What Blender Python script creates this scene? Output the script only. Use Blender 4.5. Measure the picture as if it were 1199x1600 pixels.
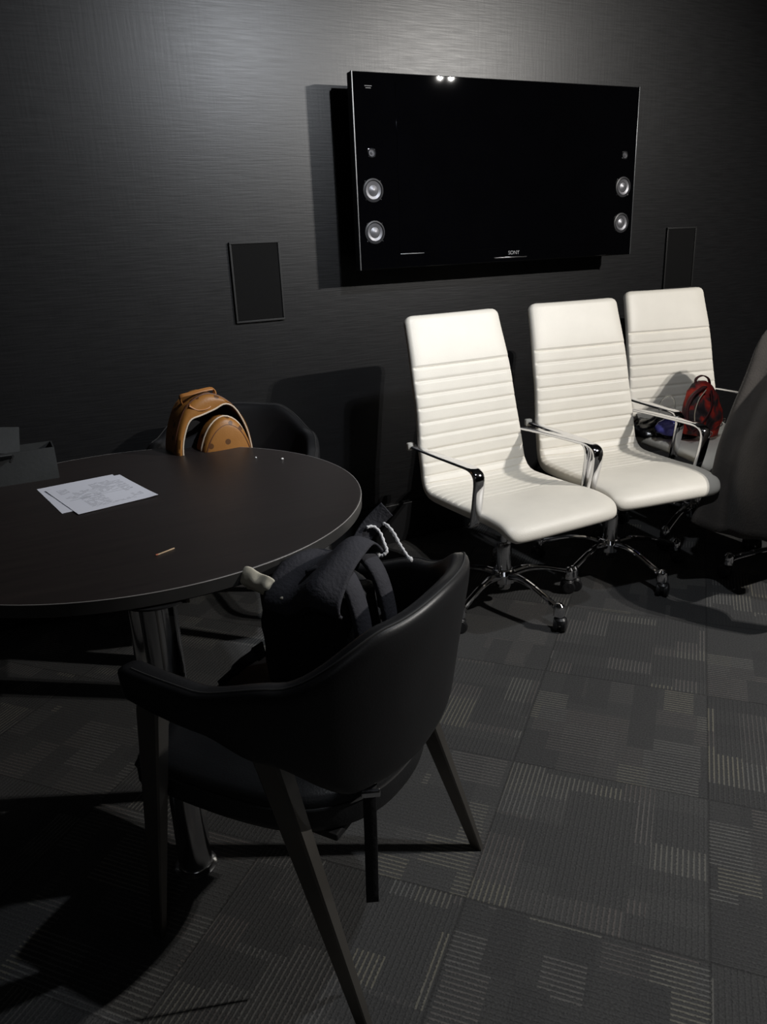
import bpy, bmesh, math, random
from mathutils import Vector, Matrix, noise
random.seed(7)
for o in list(bpy.data.objects): bpy.data.objects.remove(o)
S = bpy.context.scene
COL = S.collection
PI = math.pi
def rad(a): return a * PI / 180

# ------------------------------------------------------------------ camera
cd = bpy.data.cameras.new('camera'); cam = bpy.data.objects.new('camera', cd); COL.objects.link(cam)
M = Matrix(((0.891104, 0.183714, -0.414949, 0), (-0.451998, 0.277943, -0.847612, 0),
            (-0.040386, 0.942866, 0.330714, 1.37), (0, 0, 0, 1)))
cam.matrix_world = M
cd.sensor_fit = 'VERTICAL'; cd.sensor_height = 36; cd.lens = 36 * 1216.3 / 1600
cd.clip_start = 0.02; cd.clip_end = 50
S.camera = cam

# ------------------------------------------------------------------ world, lamps, exposure
w = bpy.data.worlds.new('World'); S.world = w; w.use_nodes = True
w.node_tree.nodes['Background'].inputs[0].default_value = (0.55, 0.6, 0.7, 1)
w.node_tree.nodes['Background'].inputs[1].default_value = 0.02
S.view_settings.view_transform = 'Standard'; S.view_settings.look = 'None'
S.view_settings.exposure = 0.0; S.view_settings.gamma = 1.0
try: S.view_settings.use_curve_mapping = False
except Exception: pass

def spot(name, loc, to, power, size, blend, radius, color):
    l = bpy.data.lights.new(name, 'SPOT'); l.energy = power; l.spot_size = rad(size); l.spot_blend = blend
    l.shadow_soft_size = radius; l.color = color
    o = bpy.data.objects.new(name, l); COL.objects.link(o); o.location = loc
    o.rotation_euler = (Vector(to) - Vector(loc)).to_track_quat('-Z', 'Y').to_euler()
    return o
CEIL = 2.55
WARM = (1.0, 0.965, 0.92); COOL = (0.90, 0.94, 1.0)
for k in range(2):      # a twin downlight to the right of the photographer
    spot('ceiling_downlight_twin', (3.47 + .1 * k, 0.10, CEIL - .03), (2.1, 1.9, 0.5), 155, 130, .7, .013, WARM)
spot('ceiling_downlight_washer', (1.65, 0.95, CEIL - .03), (0.9, 2.75, 1.45), 95, 82, .9, .035, COOL)
spot('ceiling_downlight_middle', (1.55, 1.05, CEIL - .03), (1.7, 1.6, 0.0), 58, 125, .8, .03, COOL)
def area(name, loc, to, power, sx, sy, color):
    l = bpy.data.lights.new(name, 'AREA'); l.shape = 'RECTANGLE'; l.size = sx; l.size_y = sy; l.energy = power; l.color = color
    o = bpy.data.objects.new(name, l); COL.objects.link(o); o.location = loc
    o.rotation_euler = (Vector(to) - Vector(loc)).to_track_quat('-Z', 'Y').to_euler()
    return o
area('ambient_fill_light', (-0.6, -1.8, CEIL - .04), (-0.6, -1.8, 0), 4, 1.2, 1.2, COOL)  # added weak soft fill behind the camera, standing in for ambient room light

# ------------------------------------------------------------------ material helpers
def mat(name, col, rough=0.5, metal=0.0, spec=0.5, var=0.0, vscale=8, bump=0.0, bscale=60, coat=0.0, sheen=0.0):
    m = bpy.data.materials.new(name); m.use_nodes = True
    nt = m.node_tree; b = nt.nodes['Principled BSDF']
    b.inputs['Base Color'].default_value = (*col, 1); b.inputs['Roughness'].default_value = rough
    b.inputs['Metallic'].default_value = metal; b.inputs['Specular IOR Level'].default_value = spec
    b.inputs['Coat Weight'].default_value = coat; b.inputs['Sheen Weight'].default_value = sheen
    tc = nt.nodes.new('ShaderNodeTexCoord')
    if var > 0:
        n = nt.nodes.new('ShaderNodeTexNoise'); n.inputs['Scale'].default_value = vscale; n.inputs['Detail'].default_value = 5
        nt.links.new(tc.outputs['Object'], n.inputs['Vector'])
        r = nt.nodes.new('ShaderNodeValToRGB'); nt.links.new(n.outputs['Fac'], r.inputs['Fac'])
        r.color_ramp.elements[0].position = .3; r.color_ramp.elements[1].position = .7
        r.color_ramp.elements[0].color = (*[c * (1 - var) for c in col], 1)
        r.color_ramp.elements[1].color = (*[min(1, c * (1 + var)) for c in col], 1)
        nt.links.new(r.outputs['Color'], b.inputs['Base Color'])
    if bump > 0:
        n2 = nt.nodes.new('ShaderNodeTexNoise'); n2.inputs['Scale'].default_value = bscale; n2.inputs['Detail'].default_value = 4
        nt.links.new(tc.outputs['Object'], n2.inputs['Vector'])
        bp = nt.nodes.new('ShaderNodeBump'); bp.inputs['Strength'].default_value = bump; bp.inputs['Distance'].default_value = .004
        nt.links.new(n2.outputs['Fac'], bp.inputs['Height']); nt.links.new(bp.outputs['Normal'], b.inputs['Normal'])
    return m

class NT:
    """small helper for building node graphs"""
    def __init__(s, m): s.t = m.node_tree; s.b = s.t.nodes['Principled BSDF']
    def n(s, ty, **kw):
        x = s.t.nodes.new(ty)
        for k, v in kw.items(): setattr(x, k, v)
        return x
    def l(s, a, b): s.t.links.new(a, b)
    def math(s, op, a, b=None, c=None):
        x = s.t.nodes.new('ShaderNodeMath'); x.operation = op
        for i, v in enumerate((a, b, c)):
            if v is None: continue
            if isinstance(v, (int, float)): x.inputs[i].default_value = v
            else: s.l(v, x.inputs[i])
        return x.outputs[0]
    def mixf(s, f, a, b): return s.math('ADD', s.math('MULTIPLY', a, s.math('SUBTRACT', 1.0, f)), s.math('MULTIPLY', b, f))
    def mixc(s, f, a, b, blend='MIX'):
        x = s.t.nodes.new('ShaderNodeMix'); x.data_type = 'RGBA'; x.blend_type = blend
        for sock, v in ((x.inputs[0], f), (x.inputs[6], a), (x.inputs[7], b)):
            if isinstance(v, (int, float)): sock.default_value = v
            elif isinstance(v, tuple): sock.default_value = (*v, 1)
            else: s.l(v, sock)
        return x.outputs[2]
    def white(s, x, y, z=0.0):
        c = s.n('ShaderNodeCombineXYZ')
        for i, v in enumerate((x, y, z)):
            if isinstance(v, (int, float)): c.inputs[i].default_value = v
            else: s.l(v, c.inputs[i])
        wn = s.n('ShaderNodeTexWhiteNoise', noise_dimensions='3D'); s.l(c.outputs[0], wn.inputs['Vector'])
        return wn
# --- carpet tiles: half-metre squares laid quarter turn, each with ribs and random lighter rectangles
def carpet_material():
    m = mat('carpet_tiles', (.03, .03, .03), .95, spec=.15)
    g = NT(m)
    geo = g.n('ShaderNodeNewGeometry')
    mp = g.n('ShaderNodeMapping', vector_type='TEXTURE')
    mp.inputs['Location'].default_value = (1.083, 1.464, 0); mp.inputs['Rotation'].default_value = (0, 0, rad(-47.9))
    mp.inputs['Scale'].default_value = (.497, .497, 1)
    g.l(geo.outputs['Position'], mp.inputs['Vector'])
    sx = g.n('ShaderNodeSeparateXYZ'); g.l(mp.outputs[0], sx.inputs[0])
    u, v = sx.outputs[0], sx.outputs[1]
    iu, iv = g.math('FLOOR', u), g.math('FLOOR', v)
    fu, fv = g.math('FRACT', u), g.math('FRACT', v)
    par = g.math('MODULO', g.math('ADD', g.math('ADD', iu, iv), 100.0), 2.0)   # 1 for the tile right of the origin corner
    a = g.mixf(par, fv, fu); b = g.mixf(par, fu, fv)                              # a across ribs, b along ribs
    tid = g.white(iu, iv, 3.0)
    seed = g.math('MULTIPLY', tid.outputs['Value'], 37.0)
    # rectangles: columns of uneven width, each split at uneven heights
    aw = g.math('ADD', a, g.math('MULTIPLY', g.math('SINE', g.math('ADD', g.math('MULTIPLY', a, 9.0), seed)), .055))
    ca = g.math('FLOOR', g.math('MULTIPLY', aw, 5.0))
    off = g.white(ca, seed, 1.0)
    bw = g.math('ADD', b, g.math('MULTIPLY', g.math('SINE', g.math('ADD', g.math('MULTIPLY', b, 11.0), g.math('MULTIPLY', off.outputs['Value'], 20.0))), .05))
    cb = g.math('FLOOR', g.math('ADD', g.math('MULTIPLY', bw, 4.5), g.math('MULTIPLY', off.outputs['Value'], 3.0)))
    cell = g.white(g.math('ADD', ca, seed), cb, 7.0)
    ca2 = g.math('FLOOR', g.math('MULTIPLY', a, 3.0)); cb2 = g.math('FLOOR', g.math('MULTIPLY', b, 7.0))
    cell2 = g.white(g.math('ADD', ca2, seed), cb2, 17.0)
    strength = g.math('MULTIPLY', g.math('GREATER_THAN', cell.outputs['Value'], .42), g.math('ADD', .25, g.math('MULTIPLY', cell.outputs['Value'], .75)))
    strength = g.math('MULTIPLY', strength, g.math('SUBTRACT', 1.0, g.math('MULTIPLY', g.math('GREATER_THAN', cell2.outputs['Value'], .74), .9)))
    # ribs
    nz = g.n('ShaderNodeTexNoise'); nz.inputs['Scale'].default_value = 220; nz.inputs['Detail'].default_value = 3
    g.l(geo.outputs['Position'], nz.inputs['Vector'])
    jit = g.math('MULTIPLY', g.math('SUBTRACT', nz.outputs['Fac'], .5), 2.6)
    rib = g.math('SINE', g.math('ADD', g.math('MULTIPLY', a, 2 * PI * 42), jit))
    ribm = g.math('MINIMUM', g.math('MAXIMUM', g.math('MULTIPLY', g.math('SUBTRACT', rib, .25), 2.2), 0.0), 1.0)
    cold = g.n('ShaderNodeValToRGB'); g.l(cell.outputs['Value'], cold.inputs['Fac'])
    e = cold.color_ramp.elements
    e[0].position = .4; e[0].color = (.085, .085, .083, 1); e[1].position = 1; e[1].color = (.135, .128, .105, 1)
    x = e.new(.62); x.color = (.108, .096, .09, 1); x = e.new(.8); x.color = (.118, .118, .113, 1)
    grain = g.math('ADD', .40, g.math('MULTIPLY', nz.outputs['Fac'], 1.2))
    base = g.mixc(tid.outputs['Value'], (.050, .050, .050), (.064, .064, .063))
    dark = g.math('MULTIPLY', g.math('GREATER_THAN', cell2.outputs['Value'], .5), .18)
    base = g.mixc(dark, base, (.03, .03, .032))
    c = g.mixc(g.math('MULTIPLY', ribm, strength), base, cold.outputs['Color'])
    # thin dark seam between tiles
    du = g.math('MINIMUM', fu, g.math('SUBTRACT', 1.0, fu)); dv = g.math('MINIMUM', fv, g.math('SUBTRACT', 1.0, fv))
    seam = g.math('LESS_THAN', g.math('MINIMUM', du, dv), .006)
    c = g.mixc(g.math('MULTIPLY', seam, .32), c, (.012, .012, .012))
    gr = g.n('ShaderNodeMix', data_type='RGBA', blend_type='MULTIPLY'); gr.inputs[0].default_value = 1
    cc = g.n('ShaderNodeCombineColor'); [g.l(grain, cc.inputs[i]) for i in range(3)]
    g.l(c, gr.inputs[6]); g.l(cc.outputs[0], gr.inputs[7])
    g.l(gr.outputs[2], g.b.inputs['Base Color'])
    h = g.math('ADD', g.math('MULTIPLY', ribm, .6), nz.outputs['Fac'])
    bp = g.n('ShaderNodeBump'); bp.inputs['Strength'].default_value = .5; bp.inputs['Distance'].default_value = .003
    g.l(h, bp.inputs['Height']); g.l(bp.outputs[0], g.b.inputs['Normal'])
    return m

# --- black vinyl wall covering with a fine horizontal grain
def wall_material():
    m = mat('black_wall_covering', (.01, .01, .011), .5, spec=.6)
    g = NT(m); geo = g.n('ShaderNodeNewGeometry')
    mp = g.n('ShaderNodeMapping'); mp.inputs['Scale'].default_value = (9, 9, 150); g.l(geo.outputs['Position'], mp.inputs['Vector'])
    n1 = g.n('ShaderNodeTexNoise'); n1.inputs['Scale'].default_value = 1; n1.inputs['Detail'].default_value = 6; g.l(mp.outputs[0], n1.inputs['Vector'])
    mp2 = g.n('ShaderNodeMapping'); mp2.inputs['Scale'].default_value = (90, 90, 7); g.l(geo.outputs['Position'], mp2.inputs['Vector'])
    n2 = g.n('ShaderNodeTexNoise'); n2.inputs['Scale'].default_value = 1; n2.inputs['Detail'].default_value = 4; g.l(mp2.outputs[0], n2.inputs['Vector'])
    h = g.math('ADD', n1.outputs['Fac'], g.math('MULTIPLY', n2.outputs['Fac'], .6))
    # every 0.3 m a faint horizontal seam where courses of the covering meet
    sp = g.n('ShaderNodeSeparateXYZ'); g.l(geo.outputs['Position'], sp.inputs[0])
    fz = g.math('FRACT', g.math('MULTIPLY', g.math('SUBTRACT', sp.outputs[2], 1.40), 1 / .305))
    sm = g.math('LESS_THAN', g.math('MINIMUM', fz, g.math('SUBTRACT', 1.0, fz)), .007)
    sm = g.math('MULTIPLY', sm, g.math('GREATER_THAN', n1.outputs['Fac'], .46))
    h = g.math('SUBTRACT', h, g.math('MULTIPLY', sm, .9))
    bp = g.n('ShaderNodeBump'); bp.inputs['Strength'].default_value = .11; bp.inputs['Distance'].default_value = .003
    g.l(h, bp.inputs['Height']); g.l(bp.outputs[0], g.b.inputs['Normal'])
    col = g.mixc(n1.outputs['Fac'], (.004, .004, .0045), (.008, .008, .0088))
    g.l(col, g.b.inputs['Base Color'])
    r = g.math('ADD', .34, g.math('MULTIPLY', n1.outputs['Fac'], .12)); g.l(r, g.b.inputs['Roughness'])
    return m

MT = {}
MT['carpet'] = carpet_material()
MT['wall'] = wall_material()
MT['room'] = mat('dark_paint', (.03, .03, .032), .8, var=.1, vscale=3)
MT['ceil'] = mat('dark_ceiling_paint', (.06, .06, .06), .85, var=.1, vscale=3)
MT['base'] = mat('black_baseboard_vinyl', (.012, .012, .013), .45, var=.1)
MT['leather_w'] = mat('cream_white_leather', (.79, .75, .665), .42, spec=.4, var=.02, vscale=14, bump=.12, bscale=260)
MT['chrome'] = mat('polished_chrome', (.78, .78, .80), .07, metal=1, var=.03, vscale=5)
MT['chrome_s'] = mat('satin_chrome', (.74, .74, .75), .17, metal=1, var=.04, vscale=5)
MT['blkplastic'] = mat('black_plastic', (.012, .012, .013), .4, var=.15, bump=.05, bscale=300)
MT['leather_b'] = mat('black_leather', (.009, .009, .010), .42, spec=.45, var=.15, vscale=10, bump=.05, bscale=260)
MT['leather_seat'] = mat('black_leather_seat', (.012, .0125, .0135), .45, spec=.45, var=.15, vscale=10, bump=.15, bscale=220)
MT['stitch'] = mat('charcoal_stitching', (.02, .02, .02), .7, var=.1)
MT['leg'] = mat('dark_bronze_metal', (.17, .16, .145), .38, metal=.85, var=.15, vscale=6)
MT['gloss'] = mat('gloss_black_glass', (.0015, .0015, .002), .012, spec=.5, var=.1)
MT['tvbody'] = mat('matte_black_plastic', (.006, .006, .0065), .55, var=.1, bump=.05)
MT['tvtrim'] = mat('brushed_grey_trim', (.16, .165, .17), .35, metal=.8, var=.1)
MT['cone'] = mat('silver_speaker_cone', (.20, .20, .215), .42, metal=.6, var=.2, vscale=30)
MT['cone_ring'] = mat('dark_speaker_surround', (.03, .03, .033), .45, var=.1)
MT['logo'] = mat('grey_logo_print', (.35, .35, .36), .4, metal=.5, var=.05)
MT['panel'] = mat('black_speaker_grille', (.0035, .0035, .0036), .7, spec=.15, var=.1, vscale=40, bump=.3, bscale=900)
MT['panel_f'] = mat('black_panel_frame', (.010, .010, .010), .55, var=.1)
MT['rimline'] = mat('pale_rim_line', (.26, .25, .24), .4, var=.1)
MT['edge'] = mat('grey_edge_banding', (.035, .034, .033), .3, spec=.7, var=.1, vscale=20)

def table_wood():
    m = mat('espresso_laminate', (.02, .016, .015), .42, spec=.4)
    g = NT(m); tc = g.n('ShaderNodeTexCoord'); mp = g.n('ShaderNodeMapping'); mp.inputs['Scale'].default_value = (3, 42, 3)
    mp.inputs['Rotation'].default_value = (0, 0, rad(20))
    g.l(tc.outputs['Object'], mp.inputs['Vector'])
    n = g.n('ShaderNodeTexNoise'); n.inputs['Scale'].default_value = 1.6; n.inputs['Detail'].default_value = 8; g.l(mp.outputs[0], n.inputs['Vector'])
    c = g.mixc(n.outputs['Fac'], (.013, .010, .010), (.027, .021, .019)); g.l(c, g.b.inputs['Base Color'])
    bp = g.n('ShaderNodeBump'); bp.inputs['Strength'].default_value = .12; bp.inputs['Distance'].default_value = .002
    g.l(n.outputs['Fac'], bp.inputs['Height']); g.l(bp.outputs[0], g.b.inputs['Normal'])
    return m
MT['table'] = table_wood()

# ------------------------------------------------------------------ mesh helpers
def link(name, me, m, parent=None, loc=None, rot=None, smooth=True):
    o = bpy.data.objects.new(name, me); COL.objects.link(o)
    if m: me.materials.append(MT[m] if isinstance(m, str) else m)
    if smooth:
        for p in me.polygons: p.use_smooth = True
    if parent: o.parent = parent
    if loc: o.location = loc
    if rot: o.rotation_euler = rot
    return o
def auto(o, ang=35):
    me = o.data
    bm = bmesh.new(); bm.from_mesh(me)
    for e in bm.edges:
        if len(e.link_faces) == 2 and e.calc_face_angle(0) > rad(ang): e.smooth = False
    bm.to_mesh(me); bm.free()
    return o
class MB:
    def __init__(s): s.v = []; s.f = []
    def add(s, vs, fs):
        k = len(s.v); s.v += [tuple(p) for p in vs]; s.f += [tuple(i + k for i in f) for f in fs]
    def rings(s, rings, closed=True, cap=True):
        n = len(rings[0]); vs = [p for r in rings for p in r]; fs = []
        for i in range(len(rings) - 1):
            for j in range(n if closed else n - 1):
                a = i * n + j; b = i * n + (j + 1) % n
                fs.append((a, b, b + n, a + n))
        if cap and closed:
            fs.append(tuple(reversed(range(n)))); k = (len(rings) - 1) * n; fs.append(tuple(range(k, k + n)))
        s.add(vs, fs)
    def box(s, c, d, rz=0, bev=0, seg=2, R=None):
        bm = bmesh.new(); bmesh.ops.create_cube(bm, size=1)
        for v in bm.verts: v.co = Vector((v.co.x * d[0], v.co.y * d[1], v.co.z * d[2]))
        if bev: bmesh.ops.bevel(bm, geom=list(bm.edges), offset=bev, segments=seg, profile=.5, affect='EDGES')
        mt = Matrix.Translation(c) @ (R.to_4x4() if R else Matrix.Rotation(rz, 4, 'Z'))
        bm.verts.index_update()
        s.add([mt @ v.co for v in bm.verts], [[v.index for v in f.verts] for f in bm.faces]); bm.free()
    def tube(s, pts, r, n=10, cap=True):
        pts = [Vector(p) for p in pts]; rs = r if isinstance(r, (list, tuple)) else [r] * len(pts)
        rings = []; up = None
        for i, p in enumerate(pts):
            t = (pts[min(i + 1, len(pts) - 1)] - pts[max(i - 1, 0)]).normalized()
            if up is None: up = t.orthogonal().normalized()
            up = (up - t * up.dot(t)).normalized(); b = t.cross(up)
            rings.append([p + (up * math.cos(2 * PI * k / n) + b * math.sin(2 * PI * k / n)) * rs[i] for k in range(n)])
        s.rings(rings, True, cap)
    def ribbon(s, pts, wid, wv, th=.004):
        """flat strap: pts centre line, wv width direction (or list), wid width(s)"""
        pts = [Vector(p) for p in pts]; rings = []
        for i, p in enumerate(pts):
            t = (pts[min(i + 1, len(pts) - 1)] - pts[max(i - 1, 0)]).normalized()
            wd = Vector(wv[i] if isinstance(wv, list) else wv); wd = (wd - t * wd.dot(t)).normalized(); nn = t.cross(wd)
            hw = (wid[i] if isinstance(wid, (list, tuple)) else wid) / 2
            c = min(.3 * th, .2 * hw)
            rings.append([p + wd * a + nn * b for a, b in ((-hw, -th / 2 + c), (-hw + c, -th / 2), (hw - c, -th / 2), (hw, -th / 2 + c),
                                                            (hw, th / 2 - c), (hw - c, th / 2), (-hw + c, th / 2), (-hw, th / 2 - c))])
        s.rings(rings)
    def lathe(s, prof, n=32, c=(0, 0, 0), R=None):
        rings = []
        for r, z in prof:
            ring = [Vector((r * math.cos(2 * PI * k / n), r * math.sin(2 * PI * k / n), z)) for k in range(n)]
            rings.append([(R @ p if R else p) + Vector(c) for p in ring])
        s.rings(rings)
    def build(s, name, m, parent=None, smooth=True, sharp=20, **kw):
        me = bpy.data.meshes.new(name); me.from_pydata(s.v, [], s.f); me.update()
        bm = bmesh.new(); bm.from_mesh(me); bmesh.ops.recalc_face_normals(bm, faces=bm.faces); bm.to_mesh(me); bm.free()
        o = link(name, me, m, parent, smooth=smooth, **kw)
        if smooth and sharp: auto(o, sharp)
        return o
def spline(pts, n=8, closed=False):
    """Catmull-Rom through points of any dimension"""
    P = [Vector(p) for p in pts]; out = []; m = len(P); segs = m if closed else m - 1
    for i in range(segs):
        if closed: p0, p1, p2, p3 = P[(i - 1) % m], P[i], P[(i + 1) % m], P[(i + 2) % m]
        else: p0, p1, p2, p3 = P[max(i - 1, 0)], P[i], P[i + 1], P[min(i + 2, m - 1)]
        for k in range(n):
            t = k / n; t2 = t * t; t3 = t2 * t
            out.append(.5 * ((2 * p1) + (p2 - p0) * t + (2 * p0 - 5 * p1 + 4 * p2 - p3) * t2 + (3 * p1 - p0 - 3 * p2 + p3) * t3))
    if not closed: out.append(P[-1])
    return out
def resample(P, n):
    d = [0]
    for a, b in zip(P, P[1:]): d.append(d[-1] + (b - a).length)
    out = []; j = 0
    for k in range(n + 1):
        s = d[-1] * k / n
        while j < len(d) - 2 and d[j + 1] < s: j += 1
        t = (s - d[j]) / max(1e-9, d[j + 1] - d[j]); out.append(P[j].lerp(P[j + 1], min(1, max(0, t))))
    return out, d[-1]
def interp(x, tab):
    if x <= tab[0][0]: return tab[0][1]
    for (a, b), (c, d) in zip(tab, tab[1:]):
        if x <= c:
            t = (x - a) / (c - a); t = t * t * (3 - 2 * t); return b + (d - b) * t
    return tab[-1][1]
def tag(o, label, cat, group=None, kind=None):
    if label: o['label'] = label
    if cat: o['category'] = cat
    if group: o['group'] = group
    if kind: o['kind'] = kind
    return o
def empty(name, loc, rz=0, label=None, cat=None, group=None):
    o = bpy.data.objects.new(name, None); COL.objects.link(o); o.location = loc; o.rotation_euler = (0, 0, rz); o.empty_display_size = .1
    return tag(o, label, cat, group)
def dup(o, parent=None):
    c = o.copy(); COL.objects.link(c)
    if parent: c.parent = parent
    for ch in [x for x in bpy.data.objects if x.parent == o]: dup(ch, c)
    return c
def superring(cx, cy, z, a, b, e=2.6, n=36, rot=0):
    out = []
    for k in range(n):
        t = 2 * PI * k / n; c, s_ = math.cos(t), math.sin(t)
        x = a * math.copysign(abs(c) ** (2 / e), c); y = b * math.copysign(abs(s_) ** (2 / e), s_)
        out.append(Vector((cx + x * math.cos(rot) - y * math.sin(rot), cy + x * math.sin(rot) + y * math.cos(rot), z)))
    return out
def nz(p, sc, amp): return noise.noise(Vector(p) * sc) * amp
def roughen(o, sc, amp, sc2=0, amp2=0):
    me = o.data; me.update()
    N = [v.normal.copy() for v in me.vertices]
    for v, nn in zip(me.vertices, N):
        d = nz(v.co, sc, amp) + (nz(v.co + Vector((3, 1, 2)), sc2, amp2) if sc2 else 0)
        v.co += nn * d
    me.update(); return o
def subsurf(o, lv=2):
    md = o.modifiers.new('sub', 'SUBSURF'); md.levels = lv; md.render_levels = lv; return o

# ------------------------------------------------------------------ the room
def struct(name, c, d, m, bev=0):
    b = MB(); b.box(c, d, bev=bev); o = b.build(name, m, smooth=False); o['kind'] = 'structure'; return o
WY = 3.10
X0, X1, Y0 = -3.0, 5.2, -3.2
struct('floor', ((X0 + X1) / 2, (Y0 + WY) / 2, -.05), (X1 - X0 + .4, WY - Y0 + .4, .1), 'carpet')
struct('ceiling', ((X0 + X1) / 2, (Y0 + WY) / 2, CEIL + .05), (X1 - X0 + .4, WY - Y0 + .4, .1), 'ceil')
struct('wall_back', ((X0 + X1) / 2, WY + .06, CEIL / 2), (X1 - X0, .12, CEIL), 'wall')
struct('wall_right', (X1 + .06, (Y0 + WY) / 2, CEIL / 2), (.12, WY - Y0, CEIL), 'wall')
struct('wall_left', (X0 - .06, (Y0 + WY) / 2, CEIL / 2), (.12, WY - Y0, CEIL), 'wall')
struct('wall_front', ((X0 + X1) / 2, Y0 - .06, CEIL / 2), (X1 - X0, .12, CEIL), 'room')
struct('baseboard_back', ((X0 + X1) / 2, WY - .007, .095), (X1 - X0, .014, .19), 'base', .003)

# ------------------------------------------------------------------ television
TVX, TVY, TVZ, TVW, TVH = 2.091, 2.94, 1.608, 1.412, .708
tv = empty('television', (TVX, WY, TVZ), 0, 'large black flat television hung on the dark wall above the white chairs', 'television')
fy = TVY - WY
b = MB(); b.box((0, fy + .026, 0), (TVW, .040, TVH), bev=.004); b.build('housing', 'tvbody', tv)
b = MB(); b.box((0, -.058, -.02), (TVW * .90, .114, TVH * .90), bev=.01); b.build('wall_bracket', 'tvbody', tv)
b = MB(); b.box((0, fy + .003, 0), (TVW - .006, .006, TVH - .006), bev=.0015); b.build('front_glass', 'gloss', tv)
for sx in (-1, 1):
    b = MB(); b.box((sx * (TVW / 2 - .0005), fy + .004, 0), (.005, .010, TVH), bev=.001); b.build('edge_trim', 'tvtrim', tv)
b = MB(); b.box((0, fy - .0006, .012), (TVW - .36, .0012, TVH - .09), bev=.0004); b.build('screen', 'gloss', tv)
def driver(x, z, r, parent):
    R = Matrix.Rotation(rad(90), 3, 'X')
    b = MB(); b.lathe([(r * 1.30, 0), (r * 1.28, .004), (r * 1.12, .006), (r * 1.0, .002)], 32, (x, fy - .0005, z), R)
    s = b.build('speaker', 'cone_ring', parent)
    b = MB(); b.lathe([(r * .98, 0), (r * .95, .004), (r * .6, .001), (r * .45, .003), (r * .2, .006), (0.0005, .007)], 32, (x, fy - .001, z), R)
    b.build('cone', 'cone', s)
    for k in range(4):
        b = MB(); a = PI / 4 + k * PI / 2; b.lathe([(.0025, 0), (.002, .003), (.0005, .0035)], 8, (x + r * 1.38 * math.cos(a), fy - .0005, z + r * 1.38 * math.sin(a)), R)
        b.build('screw', 'chrome', s)
for sx in (-1, 1):
    xx = sx * (TVW / 2 - .068)
    driver(xx, .075, .013, tv); driver(xx, -.058, .034, tv); driver(xx, -.212, .034, tv)
b = MB(); b.box((.02, fy - .0015, -TVH / 2 + .018), (.17, .003, .005), bev=.001); b.build('light_bar', 'chrome_s', tv)
b = MB(); b.box((-.47, fy - .0015, -TVH / 2 + .055), (.11, .003, .004), bev=.001); b.build('lower_accent', 'tvtrim', tv)
b = MB(); b.box((-TVW / 2 + .065, fy - .001, .305), (.03, .0015, .003)); b.box((-TVW / 2 + .065, fy - .001, .298), (.022, .0015, .003)); b.build('badge', 'cone_ring', tv)
fc = bpy.data.curves.new('logo_text', 'FONT'); fc.body = 'SONY'; fc.size = .022; fc.extrude = .0008; fc.align_x = 'CENTER'
fo = bpy.data.objects.new('t', fc); COL.objects.link(fo); bpy.context.view_layer.update()
lm = bpy.data.meshes.new_from_object(fo.evaluated_get(bpy.context.evaluated_depsgraph_get())); bpy.data.objects.remove(fo)
link('logo', lm, 'logo', tv, (.035, fy - .001, -TVH / 2 + .030), (rad(90), 0, 0), smooth=False)

# ------------------------------------------------------------------ in-wall panels
def wall_panel(x, z, label):
    t = empty('wall_panel', (x, WY, z), 0, label, 'wall panel', None)
    b = MB(); W_, H_ = .205, .305
    for c, d in (((0, -.006, H_ / 2 - .004), (W_, .012, .008)), ((0, -.006, -H_ / 2 + .004), (W_, .012, .008)),
                 ((-W_ / 2 + .004, -.006, 0), (.008, .012, H_ - .016)), ((W_ / 2 - .004, -.006, 0), (.008, .012, H_ - .016))):
        b.box(c, d, bev=.0015)
    b.build('frame', 'panel_f', t)
    b = MB(); b.box((0, -.004, 0), (W_ - .016, .008, H_ - .016), bev=.001); b.build('grille', 'panel', t)
    return t
wall_panel(1.003, 1.229, 'black rectangular panel set in the wall left of the television')
wall_panel(3.285, 1.213, 'black rectangular panel set in the wall behind the rightmost white chair')

# ------------------------------------------------------------------ round table
TC = (.272, 2.05)
tb = empty('round_table', (*TC, 0), 0, 'round dark wood table on chrome post legs', 'table')
b = MB(); b.lathe([(.0005, .703), (.585, .703), (.5975, .7045), (.599, .7065), (.599, .7335), (.597, .735), (.0005, .735)], 128)
b.build('tabletop', 'table', tb, sharp=30)
b = MB(); b.lathe([(.5992, .7065), (.6005, .7075), (.6005, .7325), (.5992, .7335)], 128); b.build('edge_band', 'edge', tb, sharp=30)
b = MB(); b.tube([(.5996 * math.cos(2 * PI * k / 128), .5996 * math.sin(2 * PI * k / 128), .7337) for k in range(129)], .0013, 6, False); b.build('rim_line', 'rimline', tb, sharp=0)
LEGS = [(-.057, -.531), (.49, -.05), (.025, .505), (-.52, .03)]
for lx, ly in LEGS:
    b = MB(); b.lathe([(.038, .004), (.038, .699), (.036, .703)], 40, (lx, ly, 0)); lg = b.build('leg', 'chrome_s', tb)
    b = MB(); b.lathe([(.0005, 0), (.049, 0), (.049, .006), (.044, .010), (.039, .012)], 40, (lx, ly, 0)); b.build('foot_flange', 'chrome_s', lg)
    b = MB(); b.lathe([(.075, .6985), (.075, .7025), (.0005, .7029)], 32, (lx, ly, 0)); b.build('mounting_plate', 'tvbody', lg)

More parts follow.
